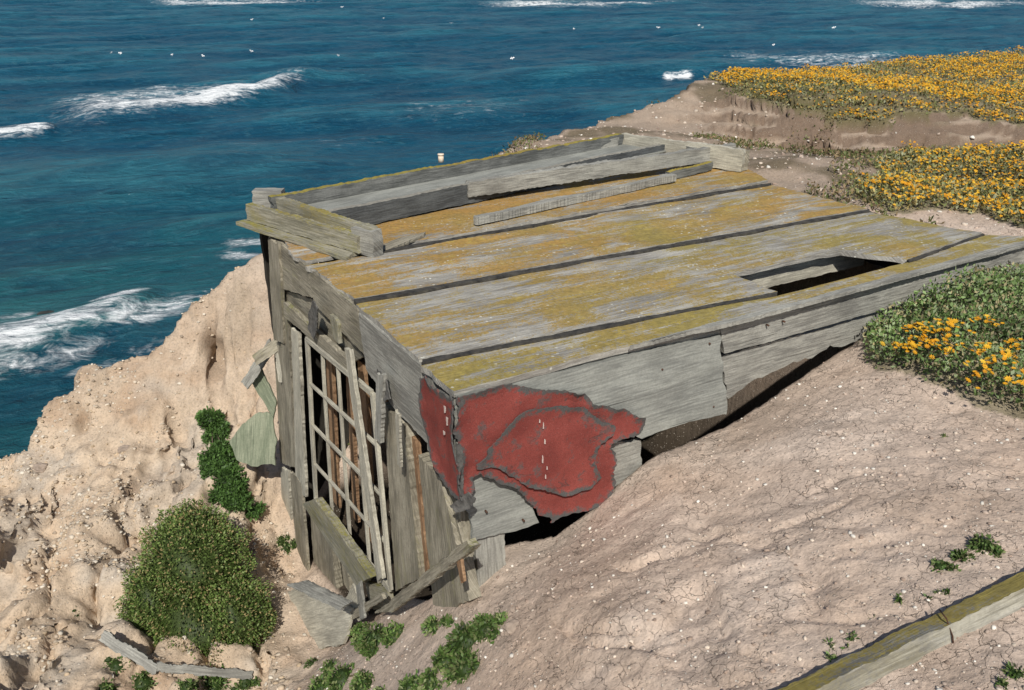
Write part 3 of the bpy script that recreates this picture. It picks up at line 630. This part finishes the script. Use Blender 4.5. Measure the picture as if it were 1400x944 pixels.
# ---------------------------------------------------------------- stones
t_=(1+5**.5)/2
IV=np.array([(-1,t_,0),(1,t_,0),(-1,-t_,0),(1,-t_,0),(0,-1,t_),(0,1,t_),(0,-1,-t_),(0,1,-t_),(t_,0,-1),(t_,0,1),(-t_,0,-1),(-t_,0,1)])/1.9
IF=np.array([(0,11,5),(0,5,1),(0,1,7),(0,7,10),(0,10,11),(1,5,9),(5,11,4),(11,10,2),(10,7,6),(7,1,8),(3,9,4),(3,4,2),(3,2,6),(3,6,8),(3,8,9),(4,9,5),(2,4,11),(6,2,10),(8,6,7),(9,8,1)])
def stones(name,ids,smin,smax,pal,label,cat,seed,pw=3):
    rr=np.random.RandomState(seed);n=len(ids);P=TV[ids]
    s=smin+(smax-smin)*rr.rand(n)**pw;a=rr.rand(n)*6.28
    sc=np.stack([s*rr.uniform(.6,1.4,n),s*rr.uniform(.6,1.2,n),s*rr.uniform(.4,.8,n)],1)
    v=IV[None]*sc[:,None]*(1+rr.uniform(-.35,.35,(n,12,1)))
    x=v[...,0]*np.cos(a)[:,None]-v[...,1]*np.sin(a)[:,None];y=v[...,0]*np.sin(a)[:,None]+v[...,1]*np.cos(a)[:,None]
    v=np.stack([x,y,v[...,2]],-1)+P[:,None]
    f=(IF[None]+np.arange(n)[:,None,None]*12).reshape(-1,3)
    pc=np.array(pal)[rr.randint(0,len(pal),n)]*rr.uniform(.7,1.15,(n,1));c=np.repeat(pc,12,0)
    mk(name,v.reshape(-1,3),f,M['stone'],col=c,label=label,cat=cat,kind='stuff')
free=~cmA&(PU>-60)&(PU<1460)&(PV>-20)&(PV<1000)&(under<.1)&(~rin.ravel())&(dist.ravel()<.3)
pn=fbm(xr*1.8,yr*1.8,0,4,91,.6)
cl=np.where(free&(lm>.5)&(yr<7.5)&(pn>.05))[0];cl2=np.where(free&(lm>.5)&(yr<7.5))[0];cr_=np.where(free&(lm<.5)&(yr<5.5))[0];cf=np.where(free&(yr>5.3)&(lm<.5))[0]
palL=[(.58,.50,.40),(.62,.56,.47),(.50,.41,.31),(.42,.34,.26),(.5,.39,.27)]
palR=[(.60,.51,.42),(.50,.40,.33),(.33,.25,.2),(.72,.68,.61)]
stones('gravel',np.concatenate([NR.choice(cl,7000),NR.choice(cl2,3500)]),.002,.020,palL,'pale pebbles and gravel weathering out of the left cliff','gravel',1,4.0)
stones('gravel',NR.choice(cr_,5500),.0015,.010,palR,'tiny scattered pebbles and clods on the bare right hand slope','gravel',2,4)
stones('gravel',NR.choice(cf,2600),.004,.03,palR,'small stones on the bare ground behind the roof','gravel',3,4)
def rock(u,v,s,label,mat=None,P=None,sq=.7):
    p=P if P is not None else hit(u,v);k=10;vs=[];fs=[]
    sd=R.randint(0,99)
    for i in range(k+1):
        th=math.pi*i/k
        for j in range(14):
            ph=2*math.pi*j/14;d=np.array((math.sin(th)*math.cos(ph),math.sin(th)*math.sin(ph),math.cos(th)))
            r=s*(1+.45*float(fbm(d[0]*1.8+sd,d[1]*1.8,d[2]*1.8,3,sd)));vs.append((p.x+d[0]*r*1.2,p.y+d[1]*r,p.z+d[2]*r*sq))
    for i in range(k):
        for j in range(14): fs.append((i*14+j,(i+1)*14+j,(i+1)*14+(j+1)%14,i*14+(j+1)%14))
    mk('rock',vs,fs,mat or M['rock'],label=label,cat='rock')
rock(705,858,.035,'small brown rock on the slope below the short front post')
rock(868,886,.018,'dark clod on the bare slope, centre foreground')
rock(170,615,.04,'pale tan stone sticking out of the left cliff face')
rock(55,640,.05,'brown stone near the left edge of the cliff')
rock(0,0,.5,'dark wet rock breaking the surface in the surf at left',M['wetrock'],P=PZ(66,434,SZ+.1),sq=.6)
# ---------------------------------------------------------------- foliage
def leafmesh(P,N0,size,cols,seed,spread=.8,asp=.5):
    rr=np.random.RandomState(seed);n=len(P)
    d=N0*(1-spread*.5)+rr.normal(0,1,(n,3))*spread;d/=np.linalg.norm(d,axis=1)[:,None]+1e-9
    q=np.cross(d,rr.normal(0,1,(n,3)));q/=np.linalg.norm(q,axis=1)[:,None]+1e-9
    w=np.cross(d,q);s=(size*rr.uniform(.6,1.3,n))[:,None]
    v=np.stack([P,P+d*s*.5+q*s*asp*.5+w*s*.08,P+d*s,P+d*s*.5-q*s*asp*.5+w*s*.08],1).reshape(-1,3)
    f=np.arange(n*4).reshape(-1,4);return v,f,np.repeat(cols,4,0)
def lobes(lst,count,size,pal,seed,name,label,cat,group=None,stem=True,tip=None,spread=.8):
    rr=np.random.RandomState(seed);P=[];Nn=[];Cc=[];vv=[];ff=[];cc=[];base=0
    tot=sum(l[1]*l[3] for l in lst)
    for (c,rx_,ry_,rz_) in lst:
        n=int(count*rx_*rz_/tot);d=rr.normal(0,1,(n,3));d[:,2]=np.abs(d[:,2])*1.0-.25;d/=np.linalg.norm(d,axis=1)[:,None]
        def rad(d): return 1+.24*fbm(d[:,0]*2.2+seed,d[:,1]*2.2,d[:,2]*2.2,3,seed)+.16*vn(d[:,0]*7,d[:,1]*7,d[:,2]*7,seed+1)
        r=rad(d)*(1.03-.20*rr.rand(n)**1.5)
        p=np.array(c)+d*r[:,None]*np.array((rx_,ry_,rz_))
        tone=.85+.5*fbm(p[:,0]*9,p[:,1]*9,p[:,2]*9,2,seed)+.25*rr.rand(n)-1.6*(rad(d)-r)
        cl_=np.array(pal)[rr.randint(0,len(pal),n)]*np.clip(tone,.3,1.5)[:,None]
        if tip is not None:
            m=rr.rand(n)<.16;cl_[m]=tip
        P.append(p);Nn.append(d);Cc.append(cl_)
        k=12;js=16;th=np.linspace(0,math.pi*.62,k);ph=np.linspace(0,2*math.pi,js,endpoint=False)
        T,Hh=np.meshgrid(th,ph,indexing='ij');dd=np.stack([np.sin(T)*np.cos(Hh),np.sin(T)*np.sin(Hh),np.cos(T)],-1).reshape(-1,3)
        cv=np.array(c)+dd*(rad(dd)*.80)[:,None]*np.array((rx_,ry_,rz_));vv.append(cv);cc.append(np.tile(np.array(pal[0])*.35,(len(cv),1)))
        ii=np.arange(k*js).reshape(k,js);g=np.stack([ii[:-1],ii[1:],np.roll(ii[1:],-1,1),np.roll(ii[:-1],-1,1)],-1).reshape(-1,4)+base
        ff.append(g);base+=len(cv)
    P=np.concatenate(P);Nn=np.concatenate(Nn);Cc=np.concatenate(Cc)
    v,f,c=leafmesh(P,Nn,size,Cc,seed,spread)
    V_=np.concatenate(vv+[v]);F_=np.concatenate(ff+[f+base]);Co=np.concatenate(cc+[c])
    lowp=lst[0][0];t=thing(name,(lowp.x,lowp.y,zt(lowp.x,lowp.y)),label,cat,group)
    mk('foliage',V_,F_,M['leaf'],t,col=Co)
    if stem:
        for i in range(4):
            a=Vector((lowp.x,lowp.y,zt(lowp.x,lowp.y)-.02));an=R.uniform(0,6.28)
            b=Vector(lst[i%len(lst)][0])+Vector((math.cos(an)*lst[0][1]*.6,math.sin(an)*lst[0][1]*.6,lst[0][3]*.2))
            tube('stem',[a,(a+b)/2+Vector((0,0,.01)),b],[.006,.004,.002],M['twig'],t,k=5)
    return t
GP=[(.10,.155,.035),(.135,.20,.05),(.17,.22,.075),(.08,.13,.03)]
def L(u,v,yv,rx_,ry_,rz_): return (PY(u,v,yv),rx_,ry_,rz_)
lobes([L(270,850,4.15,.42,.36,.36),L(265,775,4.35,.34,.3,.34),L(262,730,4.55,.22,.2,.2),L(215,830,4.15,.20,.2,.3),L(325,850,4.1,.20,.2,.28)],36000,.019,GP,3,'bush','dense round green bush growing on the sand left of the shack','bush',tip=np.array((.30,.24,.11)),spread=.55)
vp=[(290,580,.09,.10),(298,605,.10,.10),(300,635,.13,.1),(312,660,.13,.1),(325,690,.10,.07),(345,702,.09,.05),(300,680,.08,.06),(280,575,.05,.05),(330,660,.06,.05),(292,650,.08,.07),(305,620,.08,.07),(318,675,.09,.07),(300,590,.07,.07)]
lobes([(hit(u,v)+Vector((0,0,.02)),r*1.05,r,h_) for u,v,r,h_ in vp],10000,.026,[(.06,.125,.028),(.09,.17,.042),(.05,.10,.025)],5,'trailing_plant','trailing bright green plant on the cliff face above the round bush','plant')
small=[([(515,880,.10,.08),(492,868,.06,.06),(540,872,.07,.06)],'leafy green plant below the diagonal brace of the shack',2200),
([(594,858,.05,.03),(612,852,.035,.025)],'low green tuft at the foot of the widest left post',450),
([(640,880,.09,.07),(665,862,.07,.05),(612,905,.07,.05),(640,915,.08,.06),(686,850,.03,.03)],'largest green leafy plant at the bottom centre',3200),
([(470,930,.10,.06),(500,942,.08,.06),(440,942,.08,.05)],'green plant at the bottom edge left of centre',1900),
([(590,935,.05,.05),(560,945,.06,.05)],'small green plant on the bottom edge between two larger ones',900),
([(290,938,.10,.07),(335,935,.06,.04),(255,942,.06,.04)],'green plant under the driftwood board at the bottom edge',1300),
([(160,912,.07,.04),(195,935,.08,.05),(140,940,.06,.03)],'straggly green plant at the lower left corner beside the driftwood',700),
([(392,752,.05,.08),(385,740,.04,.05)],'narrow green weed at the foot of the far left wall boards',400),
([(1345,748,.040,.03),(1318,765,.035,.02),(1362,758,.02,.02),(1285,775,.025,.014),(1300,780,.02,.012)],'spreading green weed above the lichened timber at right',1100),
([(1292,815,.022,.012),(1272,822,.014,.01)],'flat green weed just above the timber',220),
([(1133,885,.012,.02),(1136,900,.01,.01)],'tiny upright green sprig left of the timber end',120),
([(1165,874,.013,.013),(1158,888,.008,.008)],'tiny green sprig nearer the timber end',110),
([(1292,600,.012,.006)],'single tiny green sprig on bare soil below the flowers',50),
([(1230,822,.01,.02),(1195,845,.012,.01)],'sparse dark weed stems behind the timber',60),
([(1390,925,.03,.02),(1370,938,.02,.015)],'green weed in the lower right corner under the timber',260),
([(105,838,.035,.012),(122,834,.02,.01)],'faint green sprouts on the sand left of the round bush',100),
([(425,908,.03,.02)],'little green tuft between the loose board and the bottom plant',130)]
for i,(ls,lb_,n) in enumerate(small):
    ex=[]
    for (u,v,r,h_) in ls:
        for k in range(3): ex.append((u+R.uniform(-1,1)*r*260,v+R.uniform(-1,1)*r*160,r*R.uniform(.25,.5),h_*R.uniform(.4,.9)))
    lobes([(hit(u,v),r,r,h_) for u,v,r,h_ in [(u,v,r*.8,h_) for u,v,r,h_ in ls]+ex],n,.015 if ls[0][2]<.045 else .02,[(.07,.13,.028),(.105,.17,.045),(.16,.19,.075)],20+i,'weed',lb_,'weed',stem=ls[0][2]>.03)
def carpet(ids,n,hgt,size,pal,seed):
    rr=np.random.RandomState(seed);i=rr.choice(ids,n);P=TV[i]+rr.normal(0,.012,(n,3))
    hh=hgt*(.35+1.0*np.clip(fbm(P[:,0]*3.5,P[:,1]*3.5,0,3,seed)+.35,0,1))
    P[:,2]+=hh*rr.rand(n)**.7
    tone=.85+.6*fbm(P[:,0]*4,P[:,1]*4,0,3,seed+1)+.15*rr.rand(n)
    c=np.array(pal)[rr.randint(0,len(pal),n)]*np.clip(tone,.35,1.4)[:,None]
    return leafmesh(P,np.tile((0,0,1.),(n,1)),size,c,seed)
def flowerpts(ids,n,hgt,seed,dscale,thr,mul=6,noi=.14):
    rr=np.random.RandomState(seed);i=rr.choice(ids,n*mul);P=TV[i]+rr.normal(0,.012,(n*mul,3))
    dn=fbm(P[:,0]*dscale,P[:,1]*dscale,0,5,seed+5,.65);k=(dn+rr.normal(0,noi,n*mul))>thr;P=P[k][:n]
    P[:,2]+=hgt*(.35+1.0*np.clip(fbm(P[:,0]*3.5,P[:,1]*3.5,0,3,seed-1)+.35,0,1))*1.0+rr.uniform(0,.02,len(P));return P
def flowermesh(P,size,seed,k=7):
    rr=np.random.RandomState(seed);n=len(P);s=size*rr.uniform(.6,1.25,n)
    nrm=np.stack([rr.normal(0,.4,n),rr.normal(-.25,.4,n),np.ones(n)],1);nrm/=np.linalg.norm(nrm,axis=1)[:,None]
    a=np.cross(nrm,(1,0,0));a/=np.linalg.norm(a,axis=1)[:,None];b=np.cross(nrm,a)
    m=2*k;ang=np.arange(m)*math.pi/k;rd=np.where(np.arange(m)%2==0,1,.5)
    ring=P[:,None]+(a[:,None]*np.cos(ang)[None,:,None]+b[:,None]*np.sin(ang)[None,:,None])*(s[:,None]*rd[None])[...,None]+nrm[:,None]*(s*.2)[:,None,None]
    v=np.concatenate([P[:,None],ring],1).reshape(-1,3)
    tri=np.array([(0,1+j,1+(j+1)%m) for j in range(m)]);f=(tri[None]+np.arange(n)[:,None,None]*(m+1)).reshape(-1,3)
    base=np.array([(.76,.38,.018),(.80,.44,.025),(.72,.32,.015),(.80,.50,.05)])[rr.randint(0,4,n)]*rr.uniform(.75,1.05,(n,1))
    c=np.repeat(base,m+1,0);c[::m+1]*=.6;return v,f,c
def tri(f): return np.concatenate([f[:,[0,1,2]],f[:,[0,2,3]]])
GC=[(.20,.21,.08),(.28,.26,.11),(.16,.18,.065),(.36,.28,.11),(.27,.28,.17)]
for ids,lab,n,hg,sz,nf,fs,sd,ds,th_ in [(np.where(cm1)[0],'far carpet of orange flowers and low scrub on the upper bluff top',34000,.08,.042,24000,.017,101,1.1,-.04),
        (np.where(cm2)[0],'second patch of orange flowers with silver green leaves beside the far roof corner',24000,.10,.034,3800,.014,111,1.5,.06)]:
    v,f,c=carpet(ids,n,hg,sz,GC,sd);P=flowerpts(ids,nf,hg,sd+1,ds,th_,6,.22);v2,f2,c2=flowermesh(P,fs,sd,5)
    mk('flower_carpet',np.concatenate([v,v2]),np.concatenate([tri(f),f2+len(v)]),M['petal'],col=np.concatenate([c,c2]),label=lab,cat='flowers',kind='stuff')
ids=np.where(cm3)[0];cen=TV[ids].mean(0)
fp=thing('flowering_plant',(cen[0],cen[1],zt(cen[0],cen[1])),'leafy clump with small orange flower clusters at the right edge before the roof','flowering plant')
v,f,c=carpet(ids,22000,.17,.024,[(.15,.24,.07),(.20,.29,.11),(.26,.32,.17),(.10,.16,.045),(.32,.28,.15)],121)
mk('foliage',v,f,M['leaf'],fp,col=c)
cx=[]
rr=np.random.RandomState(77)
for (u,v,r,n) in [(1262,462,.10,80),(1300,478,.07,28),(1250,440,.06,18),(1340,518,.09,36),(1375,515,.06,14),(1385,455,.06,14),(1330,435,.05,8),(1365,432,.04,6),(1240,475,.05,12),(1300,450,.05,8),(1390,550,.05,8)]:
    c_=hit(u,v,.12);cx.append(np.array(c_)+rr.normal(0,1,(n,3))*np.array((r*.6,r*.6,.012)))
P=np.concatenate(cx);P[:,2]=[zt(a_,b_) for a_,b_ in P[:,:2]]
P[:,2]+=.17*(.35+np.clip(fbm(P[:,0]*3.5,P[:,1]*3.5,0,3,121)+.35,0,1))+.010
P=P[rr.permutation(len(P))]
v0,f0,c0_=flowermesh(np.zeros((1,3)),.0155,5,9)
fm_=None
for i,p in enumerate(P[:100]):
    if fm_ is None:
        o=mk('flower',v0+p,f0,M['petal'],fp,col=c0_);fm_=o.data;base_p=p
    else:
        o=bpy.data.objects.new('flower',fm_);C.objects.link(o);o.parent=fp;o.location=tuple(p-base_p)
if len(P)>100:
    v2,f2,c2=flowermesh(P[100:],.0155,131,9);mk('flower_mass',v2,f2,M['petal'],fp,col=c2,kind='stuff')
sc=np.where(free&(yr>5.4)&(yr<12)&(lm<.3)&(fbm(xr*1.6,yr*1.6,0,4,141)>.04))[0]
v,f,c=carpet(sc,10000,.06,.035,[(.20,.15,.08),(.13,.14,.05),(.26,.19,.11),(.10,.13,.04)],142)
mk('scrub',v,f,M['leaf'],col=c,label='low brown and green scrub on the ground behind the roof',cat='scrub',kind='stuff')
# ---------------------------------------------------------------- sea birds
bv=np.array([(0,-.32,0),(.13,0,.08),(0,.34,.02),(-.13,0,.08),(0,0,-.13),(.5,-.05,.16),(.3,.16,.16),(.28,-.16,.14),(-.5,-.05,.16),(-.3,.16,.16),(-.28,-.16,.14)])
bf=[(0,1,3),(1,2,3),(0,4,1),(1,4,2),(2,4,3),(3,4,0),(1,7,6),(7,5,6),(3,9,10),(10,9,8)]
first=None
for i,(u,v) in enumerate([(617,32),(468,10),(165,73),(152,72),(278,77),(236,75),(345,27),(343,70),(462,76),(785,40),(955,35),(961,38),(1140,38),(1057,62),(700,80),(900,38),(525,25)]):
    p=PZ(u,v,-13.2)
    if first is None: first=mk('seabird',bv+np.array(p),bf,M['bird'],label='tiny white seabird flying low over the far water',cat='bird',group='seabirds over the water',org=tuple(p));o=first
    else:
        o=first.copy();C.objects.link(o);o.location=p;o.rotation_euler=(R.uniform(.3,1.0),R.uniform(-.4,.4),R.uniform(-1.5,1.5))
    o.scale=(.5+p.y/420,)*3
# ---------------------------------------------------------------- light, camera
w=bpy.data.worlds.new('World');bpy.context.scene.world=w;w.use_nodes=True;nt=w.node_tree
sky=nt.nodes.new('ShaderNodeTexSky');sky.sky_type='NISHITA';sky.sun_disc=False
sd=Vector((.02,-.70,.72)).normalized()
sky.sun_elevation=math.asin(sd.z);sky.sun_rotation=math.atan2(sd.x,sd.y)
nt.links.new(sky.outputs[0],nt.nodes['Background'].inputs[0]);nt.nodes['Background'].inputs[1].default_value=.07
sl=bpy.data.lights.new('sun','SUN');sl.energy=4.4;sl.angle=math.radians(.5);sl.color=(1,.95,.86)
so=bpy.data.objects.new('sun',sl);C.objects.link(so);so.rotation_euler=sd.to_track_quat('Z','Y').to_euler();so.location=(0,-5,12)
cd=bpy.data.cameras.new('camera');cd.lens=F/1400*36;cd.sensor_width=36;cd.clip_end=20000;cd.clip_start=.05
co=bpy.data.objects.new('camera',cd);C.objects.link(co);co.location=CAM;co.rotation_euler=(math.pi/2-PIT,0,0)
bpy.context.scene.camera=co
vs=bpy.context.scene.view_settings;vs.view_transform='Standard';vs.look='None';vs.exposure=0
